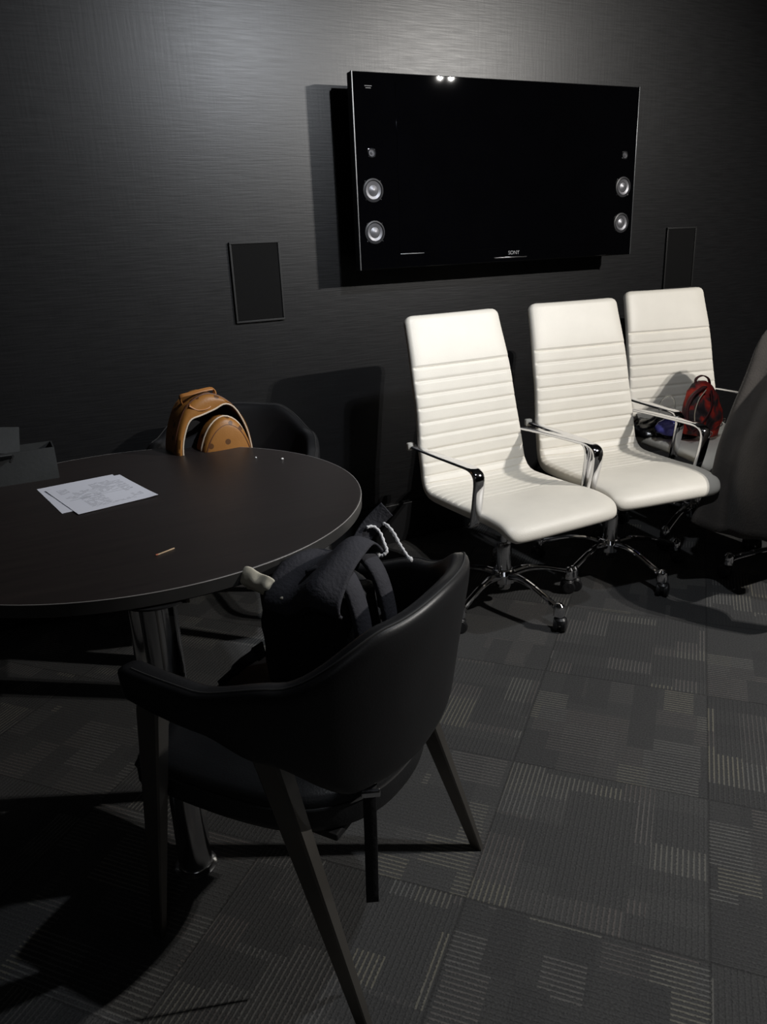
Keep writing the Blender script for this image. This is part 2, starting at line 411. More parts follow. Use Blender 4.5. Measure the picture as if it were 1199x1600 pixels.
# ------------------------------------------------------------------ white office chairs
def office_shell():
    prof = spline([(-.335, .398), (-.329, .425), (-.295, .447), (-.21, .452), (-.08, .442), (.08, .436), (.165, .442), (.212, .482),
                   (.232, .555), (.252, .66), (.277, .78), (.310, .92), (.345, 1.035), (.362, 1.088)], 10)
    rows = 300; P, L = resample(prof, rows); n = 44
    s_of = lambda i: L * i / rows
    i_head = min(range(rows), key=lambda i: abs(P[i].y - .90) + (10 if P[i].x < .2 else 0))
    i_j = min(range(rows), key=lambda i: (P[i] - Vector((.190, .455))).length)
    sh = s_of(i_head); sj = s_of(i_j)
    nb = 9; pitch = (sh - sj) / nb; nsr = 8; p2 = .036
    rings = []
    for i in range(rows + 1):
        s = s_of(i); p = P[i]
        T = (P[min(i + 1, rows)] - P[max(i - 1, 0)]).normalized(); N = Vector((-T.y, T.x))
        w = interp(s / L, [(0, .243), (.12, .25), (.40, .25), (.55, .240), (.75, .228), (1, .214)])
        th = .056 if s < sj else .056 - .010 * (s - sj) / (L - sj)
        de = min(s, L - s); r = .032 if s > L / 2 else .05
        if de < r: w -= r - math.sqrt(max(0, r * r - (r - de) ** 2))
        rt = .022
        if de < rt: th *= max(.06, math.sqrt(max(0, 1 - ((rt - de) / rt) ** 2)))
        # quilting
        if sj <= s <= sh:
            ph = abs(math.sin(PI * (s - sj) / pitch)); q = -.008 * (1 - min(1, ph * 2.2) ** .6)
        elif sj - nsr * p2 <= s < sj:
            ph = abs(math.sin(PI * (sj - s) / p2)); q = -.0065 * (1 - min(1, ph * 2.2) ** .6)
        else: q = 0
        if s > sh: q = .003
        con = interp(s / L, [(0, 0), (.38, .012), (.5, .026), (.7, .022), (1, .012)])
        ring = []
        for k in range(n):
            t = 2 * PI * k / n + PI / n; c, sn = math.cos(t), math.sin(t)
            x = w * math.copysign(abs(c) ** .30, c); h = th / 2 * math.copysign(abs(sn) ** .55, sn)
            uu = x / w
            if sn > 0: h += q * (1 if abs(uu) < .965 else .25) + .006 * (1 - uu * uu) * (1 if s > sh else .5)
            off = h + con * uu * uu
            ring.append(Vector((x, p.x + N.x * off, p.y + N.y * off)))
        rings.append(ring)
    b = MB(); b.rings(rings); return b
def armrest(sx):
    path = spline([(.232, .262, .615), (.248, .235, .618), (.256, .18, .622), (.262, .05, .626), (.264, -.10, .629), (.264, -.165, .628), (.264, -.196, .616),
                   (.264, -.205, .59), (.263, -.198, .54), (.260, -.183, .47), (.257, -.172, .432), (.25, -.150, .414), (.225, -.12, .410)], 6)
    rings = []
    for i, p in enumerate(path):
        t = (path[min(i + 1, len(path) - 1)] - path[max(i - 1, 0)]).normalized()
        wd = Vector((1, 0, 0)); wd = (wd - t * wd.dot(t)).normalized(); nn = t.cross(wd)
        f = i / (len(path) - 1)
        hw = interp(f, [(0, .012), (.12, .017), (.35, .021), (.6, .021), (1, .018)]); ht = interp(f, [(0, .005), (.4, .0065), (.52, .011), (.65, .009), (1, .006)])
        ring = []
        for k in range(16):
            a = 2 * PI * k / 16; c, s_ = math.cos(a), math.sin(a)
            q = p + wd * hw * math.copysign(abs(c) ** .6, c) + nn * ht * math.copysign(abs(s_) ** .6, s_)
            ring.append(Vector((sx * q.x, q.y, q.z)))
        rings.append(ring)
    b = MB(); b.rings(rings); return b
BASE_ROT = -86
def make_office_chair(label):
    t = empty('office_chair', (0, 0, 0), 0, label, 'chair', None)
    sh = office_shell().build('seat_shell', 'leather_w', t, sharp=0)
    for sx in (-1, 1):
        a = armrest(sx).build('armrest', 'chrome', t, sharp=0)
        b = MB(); b.box((sx * .243, .275, .612), (.030, .020, .030), bev=.005); b.build('arm_bracket', 'leather_w', a)
    b = MB(); b.box((0, .02, .388), (.20, .24, .040), bev=.012); b.box((0, .02, .409), (.34, .36, .012), bev=.004)
    b.tube([(.08, .0, .385), (.2, -.02, .380), (.25, -.03, .372)], .006); b.build('tilt_mechanism', 'blkplastic', t)
    b = MB(); b.lathe([(.0005, .06), (.026, .06), (.030, .075), (.030, .235), (.026, .25), (.014, .252), (.014, .375), (.0005, .376)], 28); b.build('gas_lift', 'chrome_s', t)
    base = MB()
    base.lathe([(.031, .085), (.045, .09), (.047, .125), (.040, .14), (.031, .143)], 32)
    for k in range(5):
        a = rad(BASE_ROT + 72 * k); R = Matrix.Rotation(a, 3, 'Z')
        path = spline([(.03, 0, .118), (.09, 0, .128), (.16, 0, .122), (.23, 0, .103), (.285, 0, .084), (.307, 0, .068)], 6); rings = []
        m_ = len(path) - 1
        for i, p in enumerate(path):
            tt = (path[min(i + 1, m_)] - path[max(i - 1, 0)]).normalized(); nn = Vector((-tt.z, 0, tt.x)); f = i / m_
            hw = interp(f, [(0, .020), (.3, .013), (.75, .0135), (.9, .021), (1, .019)]); ht = interp(f, [(0, .017), (.5, .010), (.8, .012), (1, .012)])
            rings.append([R @ (p + Vector((0, 1, 0)) * hw * math.cos(q) + nn * ht * math.sin(q)) for q in [2 * PI * j / 14 for j in range(14)]])
        base.rings(rings)
        base.lathe([(.0005, .108), (.010, .106), (.018, .097), (.0215, .082), (.0215, .060), (.019, .056)], 20, R @ Vector((.302, 0, 0)))
    base.build('star_base', 'chrome', t)
    for k in range(5):
        a = rad(BASE_ROT + 72 * k); c = Matrix.Rotation(a, 3, 'Z') @ Vector((.310, 0, 0)); b = MB()
        sw = a + rad(35 + 50 * math.sin(k * 2.3)); ax = Vector((math.cos(sw), math.sin(sw), 0)); R = ax.to_track_quat('Z', 'Y').to_matrix()
        for s_ in (-1, 1):
            b.lathe([(.0005, -.009), (.020, -.009), (.0265, -.006), (.0265, .006), (.020, .009), (.0005, .009)], 24, c + ax * .014 * s_ + Vector((0, 0, .0265)), R)
        b.lathe([(.024, .030), (.024, .048), (.017, .055), (.0005, .056)], 20, c); b.build('caster', 'blkplastic', t)
    return t
GC = None
chair = make_office_chair('white ribbed leather office chair with an empty seat, leftmost of the row')
chair.location = (1.637, 2.30, 0); chair.rotation_euler.z = rad(2)
for loc, rz, br, lab in (((2.197, 2.325, 0), -6.5, 2, 'white ribbed leather office chair in the middle of the row below the television'),
                     ((2.84, 2.475, 0), -10.5, 10, 'white ribbed leather office chair holding a red backpack on its seat'),
                     ((2.795, 1.84, 0), -90, 35, 'black office chair covered by a dark coat at the right edge')):
    c = dup(chair); c.location = loc; c.rotation_euler.z = rad(rz); c['label'] = lab
    for ch in bpy.data.objects:
        if ch.parent == c:
            if ch.name.startswith(('star_base', 'caster')): ch.rotation_euler.z = rad(br)
            if 'black' in lab and ch.name.startswith('seat_shell'):
                ch.data = ch.data.copy(); ch.data.materials.clear(); ch.data.materials.append(MT['leather_b'])

# ------------------------------------------------------------------ black barrel armchairs
def barrel_chair(label):
    """local frame: +y is where the sitter faces"""
    t = empty('barrel_armchair', (0, 0, 0), 0, label, 'armchair', None)
    half = [(-.250, .185), (-.263, .09), (-.267, -.02), (-.256, -.13), (-.212, -.215), (-.125, -.262), (0, -.275)]
    plan = half + [(-x, y) for x, y in reversed(half[:-1])]
    P, L = resample(spline(plan, 10), 96); n = 26; rings = []; seam = []
    for i, p in enumerate(P):
        T = (P[min(i + 1, 96)] - P[max(i - 1, 0)]).normalized(); N = Vector((T.y, -T.x))      # outward
        if N.dot(p) < 0: N = -N
        f = abs(i / 96 - .5) * 2                                        # 0 back centre, 1 arm tip
        zt = interp(f, [(0, .800), (.22, .792), (.46, .712), (.70, .675), (1, .668)])
        zb = interp(f, [(0, .455), (.28, .470), (.50, .555), (.68, .592), (1, .600)])
        th = interp(f, [(0, .050), (.6, .050), (1, .052)]); lean = interp(f, [(0, .055), (.5, .04), (1, .02)])
        e = (1 - f) * L / 2; r = .028
        if e < r:
            q = math.sqrt(max(0.0, 1 - ((r - e) / r) ** 2)); th *= max(.08, q); m_ = (zt + zb) / 2; hh = (zt - zb) / 2 - .02 * (1 - q); zt, zb = m_ + hh, m_ - hh
        ring = []
        for k in range(n):
            a = 2 * PI * k / n; c, s_ = math.cos(a), math.sin(a)
            o_ = th / 2 * math.copysign(abs(c) ** .7, c); z = (zt + zb) / 2 + (zt - zb) / 2 * math.copysign(abs(s_) ** .25, s_)
            u = (z - .45) / .35; off = o_ + lean * max(0, u) ** 1.2
            ring.append(Vector((p.x + N.x * off, p.y + N.y * off, z)))
        rings.append(ring)
        u = (zt - .45) / .35; off = th * .18 + lean * max(0, u) ** 1.2
        if .03 < i / 96 < .97: seam.append(Vector((p.x + N.x * off, p.y + N.y * off, zt - .0008)))
    b = MB(); b.rings(rings); sh = b.build('backrest_shell', 'leather_b', t, sharp=0)
    b = MB(); b.tube(seam, .0022, 6); b.build('top_seam', 'stitch', sh)
    # seat cushion, flat front and rounded rear
    pl = spline([(-.215, .235), (0, .25), (.215, .235), (.238, .18), (.236, -.02), (.205, -.15), (.12, -.232), (0, -.255), (-.12, -.232), (-.205, -.15), (-.236, -.02), (-.238, .18)], 6, True)
    def ring(z, sc): return [Vector((p.x * sc, p.y * sc, z)) for p in pl]
    b = MB(); b.rings([ring(.357, .90), ring(.355, .95), ring(.362, .985), ring(.375, 1), ring(.415, 1), ring(.430, .985), ring(.437, .95), ring(.441, .8), ring(.443, .5), ring(.444, .2)])
    seat = b.build('seat', 'leather_seat', t, sharp=0)
    b = MB(); rr = [Vector((p.x * 1.003, p.y * 1.003, .412)) for p in pl]; b.tube(rr + [rr[0]], .003, 6); b.build('piping', 'stitch', seat)
    b = MB(); b.box((0, -.02, .349), (.36, .36, .016), bev=.004); b.build('seat_base', 'tvbody', t)
    def leg(top, bot, wt, wb, d):
        top, bot, d = Vector(top), Vector(bot), Vector(d); b = MB(); ax = (top - bot).normalized(); e = ax.cross(d).normalized(); rings = []
        for f in (0, .004, .5, .97, 1):
            p = bot.lerp(top, f); hw = (wb + (wt - wb) * f) / 2 * (.9 if f in (0, 1) else 1); ht = hw * .62; c = .2
            rings.append([p + d * x * hw + e * y * ht for x, y in ((-1, -1 + c), (-1 + c, -1), (1 - c, -1), (1, -1 + c), (1, 1 - c), (1 - c, 1), (-1 + c, 1), (-1, 1 - c))])
        for q in rings[0]: q.z = max(q.z, 0)
        b.rings(rings); return b
    for sx in (-1, 1):
        leg((sx * .232, -.095, .575), (sx * .262, -.295, .0), .062, .026, (0, 1, 0)).build('leg', 'leg', t, sharp=25)
        leg((sx * .262, .125, .60), (sx * .262, .215, .0), .055, .026, (0, 1, 0)).build('leg', 'leg', t, sharp=25)
    return t
near = barrel_chair('black leather barrel armchair in the foreground with a black backpack on its seat')
NEAR_ROT = math.atan2(.82, -.57) - PI / 2
near.location = (.435, 1.335, 0); near.rotation_euler.z = NEAR_ROT
rear = dup(near); rear['label'] = 'black barrel armchair behind the round table with a tan bag on it'
rear.location = (.690, 2.60, 0); rear.rotation_euler.z = rad(160)

# ------------------------------------------------------------------ papers, match, crumbs and box on the table
TZ = .735
def paper_material():
    m = mat('printed_paper', (.72, .73, .80), .7)
    g = NT(m); tc = g.n('ShaderNodeTexCoord'); sp = g.n('ShaderNodeSeparateXYZ'); g.l(tc.outputs['Object'], sp.inputs[0])
    x, y = sp.outputs[0], sp.outputs[1]
    row = g.math('MULTIPLY', y, 1 / .0062); ri = g.math('FLOOR', row); rf = g.math('FRACT', row)
    wl = g.white(ri, 3.0, 1.0); wi = g.math('FLOOR', g.math('MULTIPLY', g.math('ADD', x, g.math('MULTIPLY', wl.outputs['Value'], .05)), 1 / .0085))
    wn = g.white(ri, wi, 5.0)
    ink = g.math('MULTIPLY', g.math('LESS_THAN', g.math('ABSOLUTE', g.math('SUBTRACT', rf, .5)), .20), g.math('GREATER_THAN', wn.outputs['Value'], .30))
    blk = g.white(g.math('FLOOR', g.math('MULTIPLY', x, 1 / .06)), g.math('FLOOR', g.math('MULTIPLY', y, 1 / .031)), 2.0)
    ink = g.math('MULTIPLY', ink, g.math('GREATER_THAN', blk.outputs['Value'], .34))
    ink = g.math('MULTIPLY', ink, g.math('LESS_THAN', g.math('ABSOLUTE', x), .088)); ink = g.math('MULTIPLY', ink, g.math('LESS_THAN', g.math('ABSOLUTE', y), .112))
    rule = g.math('MULTIPLY', g.math('LESS_THAN', g.math('ABSOLUTE', g.math('ADD', y, .012)), .0012), g.math('LESS_THAN', g.math('ABSOLUTE', x), .088))
    ink = g.math('MAXIMUM', ink, rule)
    c = g.mixc(g.math('MULTIPLY', ink, .62), (.72, .73, .80), (.13, .13, .16)); g.l(c, g.b.inputs['Base Color'])
    return m
MT['paper'] = paper_material()
def sheet(label, c, rz, z, dog):
    W_, H_ = .216, .279; nx, ny = 14, 18; top = []; 
    for j in range(ny + 1):
        for i in range(nx + 1):
            x = W_ * (i / nx - .5); y = H_ * (j / ny - .5)
            h = .0006 + .0022 * max(0, noise.noise(Vector((x * 7 + dog, y * 6, dog)))) + .004 * max(0, (i / nx - .8) * 5) ** 2 * max(0, .35 - j / ny)
            top.append((x, y, h))
    k = len(top); v = top + [(x, y, h - .0005) for x, y, h in top]; f = []; r = nx + 1
    for j in range(ny):
        for i in range(nx):
            a = j * r + i; f.append((a, a + 1, a + r + 1, a + r)); f.append((k + a, k + a + r, k + a + r + 1, k + a + 1))
    edge = [i for i in range(nx)] + [j * r + nx for j in range(ny)] + [ny * r + i for i in range(nx, 0, -1)] + [j * r for j in range(ny, 0, -1)]
    for a, b2 in zip(edge, edge[1:] + edge[:1]): f.append((a, k + a, k + b2, b2))
    b = MB(); b.add(v, f); o = b.build('paper_sheet', 'paper', smooth=True, sharp=50)
    o.location = (c[0], c[1], z); o.rotation_euler.z = rz
    return tag(o, label, 'paper', None)
sheet('printed white sheet lying mostly under another sheet on the round table', (.179, 2.229), rad(8.6), TZ + .0002, 1.3)
sheet('printed white form on top, laid over another sheet on the round table', (.206, 2.198), rad(12), TZ + .0022, 4.7)
MT['matchwood'] = mat('pale_match_wood', (.62, .45, .28), .7, var=.15, vscale=120)
MT['matchhead'] = mat('red_match_head', (.42, .13, .07), .7, var=.1)
mt = empty('matchstick', (.270, 1.657, TZ), math.atan2(.02, .044), 'single wooden matchstick lying on the dark tabletop', 'matchstick')
b = MB(); b.box((0, 0, .0014), (.046, .0024, .0024), bev=.0003); b.build('stick', 'matchwood', mt)
b = MB(); b.lathe([(.0003, -.0045), (.0016, -.003), (.0018, 0), (.0014, .003), (.0003, .0042)], 12, (-.0235, 0, .0018), Matrix.Rotation(rad(90), 3, 'Y')); b.build('head', 'matchhead', mt)
MT['crumb'] = mat('white_crumb', (.75, .75, .73), .8, var=.1)
for x, y, r, lab in ((.690, 2.307, .0035, 'tiny white crumb on the table nearer the tan bag'), (.755, 2.243, .0045, 'tiny white crumb on the table nearer the rim')):
    bm = bmesh.new(); bmesh.ops.create_icosphere(bm, subdivisions=2, radius=r); me = bpy.data.meshes.new('crumb')
    for v in bm.verts: v.co *= 1 + nz(v.co * 200 + Vector((x, y, 0)) * 30, 1.3, .5); v.co.z = max(v.co.z * .7, -r * .55)
    bm.to_mesh(me); bm.free(); o = link('crumb', me, 'crumb', loc=(x, y, TZ + r * .55)); tag(o, lab, 'crumb')
MT['card'] = mat('dark_grey_card', (.028, .030, .030), .62, var=.15, vscale=10, bump=.1, bscale=80)
MT['card_in'] = mat('black_card', (.008, .008, .008), .8, var=.1)
bx = empty('open_box', (.025, 2.49, TZ), 0, 'dark grey open-topped box with a raised flap, on the table edge at left', 'box')
b = MB(); hw, hd, hh, t_ = .095, .045, .095, .004
b.box((0, 0, t_ / 2), (hw * 2, hd * 2, t_)); b.box((0, -hd, hh / 2), (hw * 2, t_, hh)); b.box((0, hd, hh / 2), (hw * 2, t_, hh))
b.box((-hw, 0, hh / 2), (t_, hd * 2, hh)); b.box((hw, 0, hh / 2), (t_, hd * 2, hh)); b.build('body', 'card', bx, smooth=False)
b = MB(); b.box((0, 0, .02), (hw * 2 - .01, hd * 2 - .01, .03)); b.build('lining', 'card_in', bx, smooth=False)
R = Matrix.Rotation(rad(-38), 3, 'X') @ Matrix.Rotation(rad(8), 3, 'Y')
b = MB(); b.box((-.055, -.005, .128), (.13, .004, .085), R=R); b.build('flap', 'card', bx, smooth=False)
R = Matrix.Rotation(rad(62), 3, 'X')
b = MB(); b.box((-.06, -.062, .088), (.08, .003, .032), R=R); b.build('flap', 'card', bx, smooth=False)
b = MB(); R = Matrix.Rotation(rad(35), 3, 'Y'); b.box((-.020, -.0478, .078), (.006, .002, .024), R=R, bev=.0009); b.build('handle_slot', 'card_in', bx)

# ------------------------------------------------------------------ tan handbag on the rear armchair
def tan_leather():
    m = mat('tan_spotted_leather', (.42, .19, .05), .45, spec=.4, bump=.1, bscale=160)
    g = NT(m); tc = g.n('ShaderNodeTexCoord')
    vo = g.n('ShaderNodeTexVoronoi'); vo.inputs['Scale'].default_value = 27; g.l(tc.outputs['Object'], vo.inputs['Vector'])
    n = g.n('ShaderNodeTexNoise'); n.inputs['Scale'].default_value = 9; n.inputs['Detail'].default_value = 4; g.l(tc.outputs['Object'], n.inputs['Vector'])
    c = g.mixc(n.outputs['Fac'], (.22, .085, .016), (.40, .18, .042))
    d = g.math('LESS_THAN', vo.outputs['Distance'], .27)
    c = g.mixc(g.math('MULTIPLY', d, .8), c, (.06, .025, .012)); g.l(c, g.b.inputs['Base Color'])
    return m
MT['tan'] = tan_leather()
MT['tan_plain'] = mat('tan_leather_strap', (.36, .15, .04), .45, var=.1)
MT['brown'] = mat('dark_brown_piping', (.10, .035, .015), .5, var=.1)
MT['cream'] = mat('cream_zip_edge', (.62, .52, .40), .5, var=.1)
MT['lin'] = mat('black_lining', (.010, .010, .012), .75, var=.2)
hb = empty('handbag', (.607, 2.56, .446), rad(6), 'tan spotted leather bag with an open arched lid on the rear armchair', 'bag')
def P2(l, n=8): return spline([((x - .615) * .93, z - .446) for x, z in l], n)
outer, _ = resample(P2([(.472, .66), (.474, .74), (.492, .815), (.532, .885), (.595, .918), (.65, .908), (.702, .868), (.742, .805), (.756, .73), (.756, .66)]), 60)
inner, _ = resample(P2([(.493, .66), (.495, .74), (.505, .79), (.533, .843), (.578, .856), (.625, .868), (.668, .881), (.703, .860), (.735, .798), (.750, .728), (.750, .66)]), 60)
b = MB(); rings = []
for o_, i_ in zip(outer, inner):
    d = (o_ - i_); 
    rings.append([Vector((o_.x, .055, o_.y)), Vector((o_.x, -.045, o_.y)), Vector((o_.x - d.x * .12, -.060, o_.y - d.y * .12)), Vector((i_.x + d.x * .5, -.068, i_.y + d.y * .5)),
                  Vector((i_.x, -.066, i_.y)), Vector((i_.x, -.060, i_.y)), Vector((i_.x + d.x * .3, -.05, i_.y + d.y * .3)), Vector((o_.x - d.x * .3, .05, o_.y - d.y * .3))])
b.rings(rings); lid = b.build('lid', 'tan', hb, sharp=60)
b = MB(); b.tube([(p.x, -.066, p.y) for p in inner], .0028, 8); b.build('zip_edge', 'cream', lid)
b = MB(); b.tube([(p.x, -.047, p.y) for p in outer], .0026, 8); b.build('piping', 'brown', lid)
dome, _ = resample(P2([(.562, .47), (.562, .70), (.574, .765), (.610, .818), (.658, .840), (.706, .815), (.736, .76), (.745, .70), (.745, .47)]), 50)
ctr = Vector((.03, .22)); rings = []
for y, sc in ((-.010, .96), (-.012, 1.0), (-.060, 1.0), (-.074, .985), (-.082, .94), (-.088, .80), (-.091, .5), (-.092, .1)):
    rings.append([Vector((ctr.x + (p.x - ctr.x) * sc, y, ctr.y + (p.y - ctr.y) * sc)) for p in dome])
b = MB(); b.rings(rings); pk = b.build('front_pocket', 'tan', hb, sharp=50)
b = MB(); b.tube([(ctr.x + (p.x - ctr.x) * 1.004, -.058, ctr.y + (p.y - ctr.y) * 1.004) for p in dome], .003, 8); b.build('zip_edge', 'cream', pk)
seamp = [(ctr.x + (p.x - ctr.x) * .93, -.0835, ctr.y - .012 + (p.y - ctr.y) * .93) for p in dome[12:40]]
b = MB(); b.tube(seamp, .0022, 8); b.build('piping', 'brown', pk)
b = MB(); secs = []
for z, a, d in ((.0, .115, .045), (.006, .122, .055), (.10, .128, .06), (.19, .126, .058), (.20, .118, .052), (.205, .10, .03)): secs.append(superring(0, .005, z, a, d, 3.2, 40))
b.rings(secs); b.build('body', 'tan', hb, sharp=60)
b = MB(); secs = []
for f in (0, 1):
    secs.append([Vector((p.x * .97 + .0, .02 + .035 * f, p.y * .985)) for p in outer])
b.rings(secs); b.build('lining', 'lin', hb, sharp=40)
b = MB(); b.ribbon(spline([(-.075, .0, .445), (-.082, -.02, .47), (-.05, -.03, .477), (-.005, -.03, .483), (.028, -.025, .480), (.02, -.045, .455), (-.01, -.062, .432), (-.045, -.062, .430), (-.07, -.058, .445)], 6), .016, (0, 1, .5), .005)
b.build('handle', 'tan_plain', hb)
b = MB(); b.tube(spline([(-.128, -.07, .262), (-.118, -.085, .285), (-.104, -.08, .272), (-.098, -.085, .256)], 5), .004, 8); b.box((-.113, -.075, .262), (.022, .014, .010), bev=.002); b.build('buckle', 'chrome', hb)

# ------------------------------------------------------------------ black backpack on the near armchair
MT['nylon'] = mat('black_nylon', (.010, .010, .0115), .7, spec=.3, var=.25, vscale=9, bump=.35, bscale=90)
MT['nylon2'] = mat('charcoal_canvas', (.042, .042, .050), .8, spec=.25, var=.2, vscale=12, bump=.4, bscale=140)
MT['cloth'] = mat('cream_cloth', (.66, .62, .50), .85, var=.08, vscale=20, bump=.2, bscale=70)
MT['cord'] = mat('white_cord', (.75, .75, .76), .8, var=.05, bump=.4, bscale=500)
BP = Vector((.528, 1.412, .446)); BA = rad(-60)
bp = empty('backpack', BP, BA, 'black backpack with white drawcords standing on the near armchair', 'backpack')
BPI = (Matrix.Translation(BP) @ Matrix.Rotation(BA, 4, 'Z')).inverted()
b = MB(); secs = []
for z, a, d, ox, oy in ((.0, .085, .065, 0, 0), (.012, .112, .082, 0, 0), (.06, .120, .088, 0, 0), (.15, .122, .086, .0, 0), (.22, .122, .083, .0, .0), (.246, .120, .076, .0, .002), (.256, .112, .062, .002, .004), (.252, .08, .035, .01, .004)):
    secs.append(superring(ox, oy, z, a, d, 3.4, 56))
dense = []
for s0, s1 in zip(secs, secs[1:]):
    for k in range(4): dense.append([p.lerp(q, k / 4) for p, q in zip(s0, s1)])
dense.append(secs[-1]); b.rings(dense); o = b.build('body', 'nylon', bp, sharp=0); roughen(o, 16, .008, 38, .004)
# flap folded over the top and down the left face
def grid(fn, nu, nv, th):
    top = [fn(i / nu, j / nv) for j in range(nv + 1) for i in range(nu + 1)]; r = nu + 1; f = []
    nrm = [Vector((0, 0, 0)) for _ in top]
    for j in range(nv):
        for i in range(nu):
            a = j * r + i; q = (a, a + 1, a + r + 1, a + r); nn = (top[q[2]] - top[q[0]]).cross(top[q[3]] - top[q[1]])
            for x in q: nrm[x] += nn
            f.append(q)
    k = len(top); v = top + [p - n_.normalized() * th for p, n_ in zip(top, nrm)]
    f += [tuple(k + x for x in reversed(q)) for q in list(f)]
    edge = [i for i in range(nu)] + [j * r + nu for j in range(nv)] + [nv * r + i for i in range(nu, 0, -1)] + [j * r for j in range(nv, 0, -1)]
    for a, b2 in zip(edge, edge[1:] + edge[:1]): f.append((a, k + a, k + b2, b2))
    b = MB(); b.add(v, f); return b
def flap_fn(u, v):
    path = FL; p = path[min(len(path) - 1, int(round(v * (len(path) - 1))))]
    x = -.065 + .185 * u
    wob = .010 * math.sin(u * 9 + v * 2) + nz(Vector((x * 9, v * 2, 1)), 1.6, .010)
    return Vector((x + .02 * v, p.x - wob * .6, p.y + wob + .012 * math.sin(u * PI) * (1 - v) - .072 * (1 - u) ** 1.15 * (1 - .45 * v) + .010))
FL = resample(spline([(.075, .30), (.03, .335), (-.03, .325), (-.082, .300), (-.106, .280), (-.114, .258), (-.106, .246)], 8), 30)[0]
o = grid(flap_fn, 26, 30, .006).build('flap', 'nylon2', bp, sharp=0)
b = MB(); hem = [flap_fn(i / 26, .97) + Vector((0, -.003, 0)) for i in range(27)]; b.tube(hem, .0045, 8); b.build('hem', 'nylon', o)
def lin_fn(u, v):
    x = -.118 + .115 * u; s_ = math.sin(PI * v)
    return Vector((x, -.088 - .018 * s_ - nz(Vector((u * 3, v * 2, 4)), 1.5, .007), .240 + .056 * v * (1 - .6 * u ** 2) + .003 * math.sin(u * 13)))
o = grid(lin_fn, 20, 10, .004).build('lining', 'cloth', bp, sharp=0); subsurf(o, 1)
for sy, ww in ((-.045, .050), (.040, .046)):
    pts = spline([(.03, sy, .30), (.085, sy, .318), (.125, sy * 1.05, .285), (.148, sy * 1.1, .21), (.152, sy * 1.15, .12), (.138, sy * 1.2, .04), (.115, sy * 1.2, .012)], 8)
    b = MB(); b.ribbon(pts, [ww] * 28 + [ww * .8] * (len(pts) - 28), (0, 1, 0), .014); o = b.build('shoulder_strap', 'nylon2', bp, sharp=0)
def cord(pts, r=.0036):
    q = [BPI @ (Vector(p) + Vector((-.36, -.9, .3)) * .045) for p in pts]; b = MB(); pp = spline(q, 6)
    b.tube(pp, [r * (1 + .25 * math.sin(i * 2.1)) for i in range(len(pp))], 8); e = pp[-1]
    b.lathe([(.0005, -.006), (.0055, -.004), (.0065, 0), (.005, .005), (.0005, .007)], 10, e); b.build('drawcord', 'cord', bp, sharp=0)
cord([(.655, 1.43, .788), (.672, 1.43, .786), (.682, 1.42, .772), (.680, 1.40, .757), (.678, 1.385, .745), (.668, 1.385, .738), (.660, 1.39, .738)])
cord([(.690, 1.44, .790), (.700, 1.425, .786), (.706, 1.405, .772), (.708, 1.385, .755), (.712, 1.37, .740), (.716, 1.355, .728)])
def wribbon(name, pts, wid, wv, th, m='nylon'):
    q = [BPI @ Vector(p) for p in pts]; wl = BPI.to_3x3() @ Vector(wv); b = MB(); b.ribbon(spline(q, 6), wid, wl, th); return b.build(name, m, bp, sharp=0)
wribbon('top_strap', [(.585, 1.36, .735), (.615, 1.385, .765), (.645, 1.395, .795), (.672, 1.395, .818), (.690, 1.392, .832)], [.034] * 8 + [.038] * 20, (.7, -.25, -.6), .004, 'nylon2')
ws = wribbon('webbing_strap', [(.53, 1.22, .462), (.505, 1.14, .455), (.490, 1.095, .450), (.470, 1.062, .447), (.462, 1.050, .425), (.460, 1.050, .33), (.457, 1.052, .19)], .024, (.93, -.36, 0), .004)
b = MB(); c_ = BPI @ Vector((.463, 1.046, .44)); b.box(c_, (.034, .010, .012), rz=math.atan2(-.36, .93) - BA, bev=.002); b.build('buckle', 'chrome_s', ws)
wribbon('side_strap', [(.415, 1.47, .54), (.405, 1.50, .515), (.37, 1.50, .50), (.335, 1.48, .492), (.31, 1.465, .487)], [.034] * 7 + [.026] * 9 + [.018] * 9, (.1, .3, 1), .005)

# ------------------------------------------------------------------ things on the right-hand white chair
def camo():
    m = mat('red_camouflage_fabric', (.3, .02, .015), .6, spec=.4)
    g = NT(m); tc = g.n('ShaderNodeTexCoord'); n = g.n('ShaderNodeTexNoise'); n.inputs['Scale'].default_value = 11; n.inputs['Detail'].default_value = 2; n.inputs['Distortion'].default_value = 1.2
    g.l(tc.outputs['Object'], n.inputs['Vector']); r = g.n('ShaderNodeValToRGB'); g.l(n.outputs['Fac'], r.inputs['Fac'])
    e = r.color_ramp.elements; e[0].position = .36; e[0].color = (.018, .012, .014, 1); e[1].position = .62; e[1].color = (.62, .05, .025, 1)
    x = e.new(.45); x.color = (.055, .035, .035, 1); x = e.new(.52); x.color = (.30, .024, .02, 1); g.l(r.outputs['Color'], g.b.inputs['Base Color'])
    return m
MT['camo'] = camo(); MT['maroon'] = mat('dark_maroon_webbing', (.07, .012, .014), .55, var=.15)
MT['plastic_bag'] = mat('glossy_black_plastic_film', (.008, .008, .010), .18, spec=.6, var=.2, bump=.5, bscale=30)
MT['violet'] = mat('violet_blue_foil', (.10, .10, .42), .22, spec=.7, var=.5, vscale=18, bump=.4, bscale=40)
MT['clear'] = mat('clear_plastic', (.75, .75, .72), .15)
MT['clear'].node_tree.nodes['Principled BSDF'].inputs['Transmission Weight'].default_value = .85
rb = empty('small_backpack', (2.735, 2.38, .522), rad(-8), 'small red and black camouflage backpack sitting on the white chair', 'backpack')
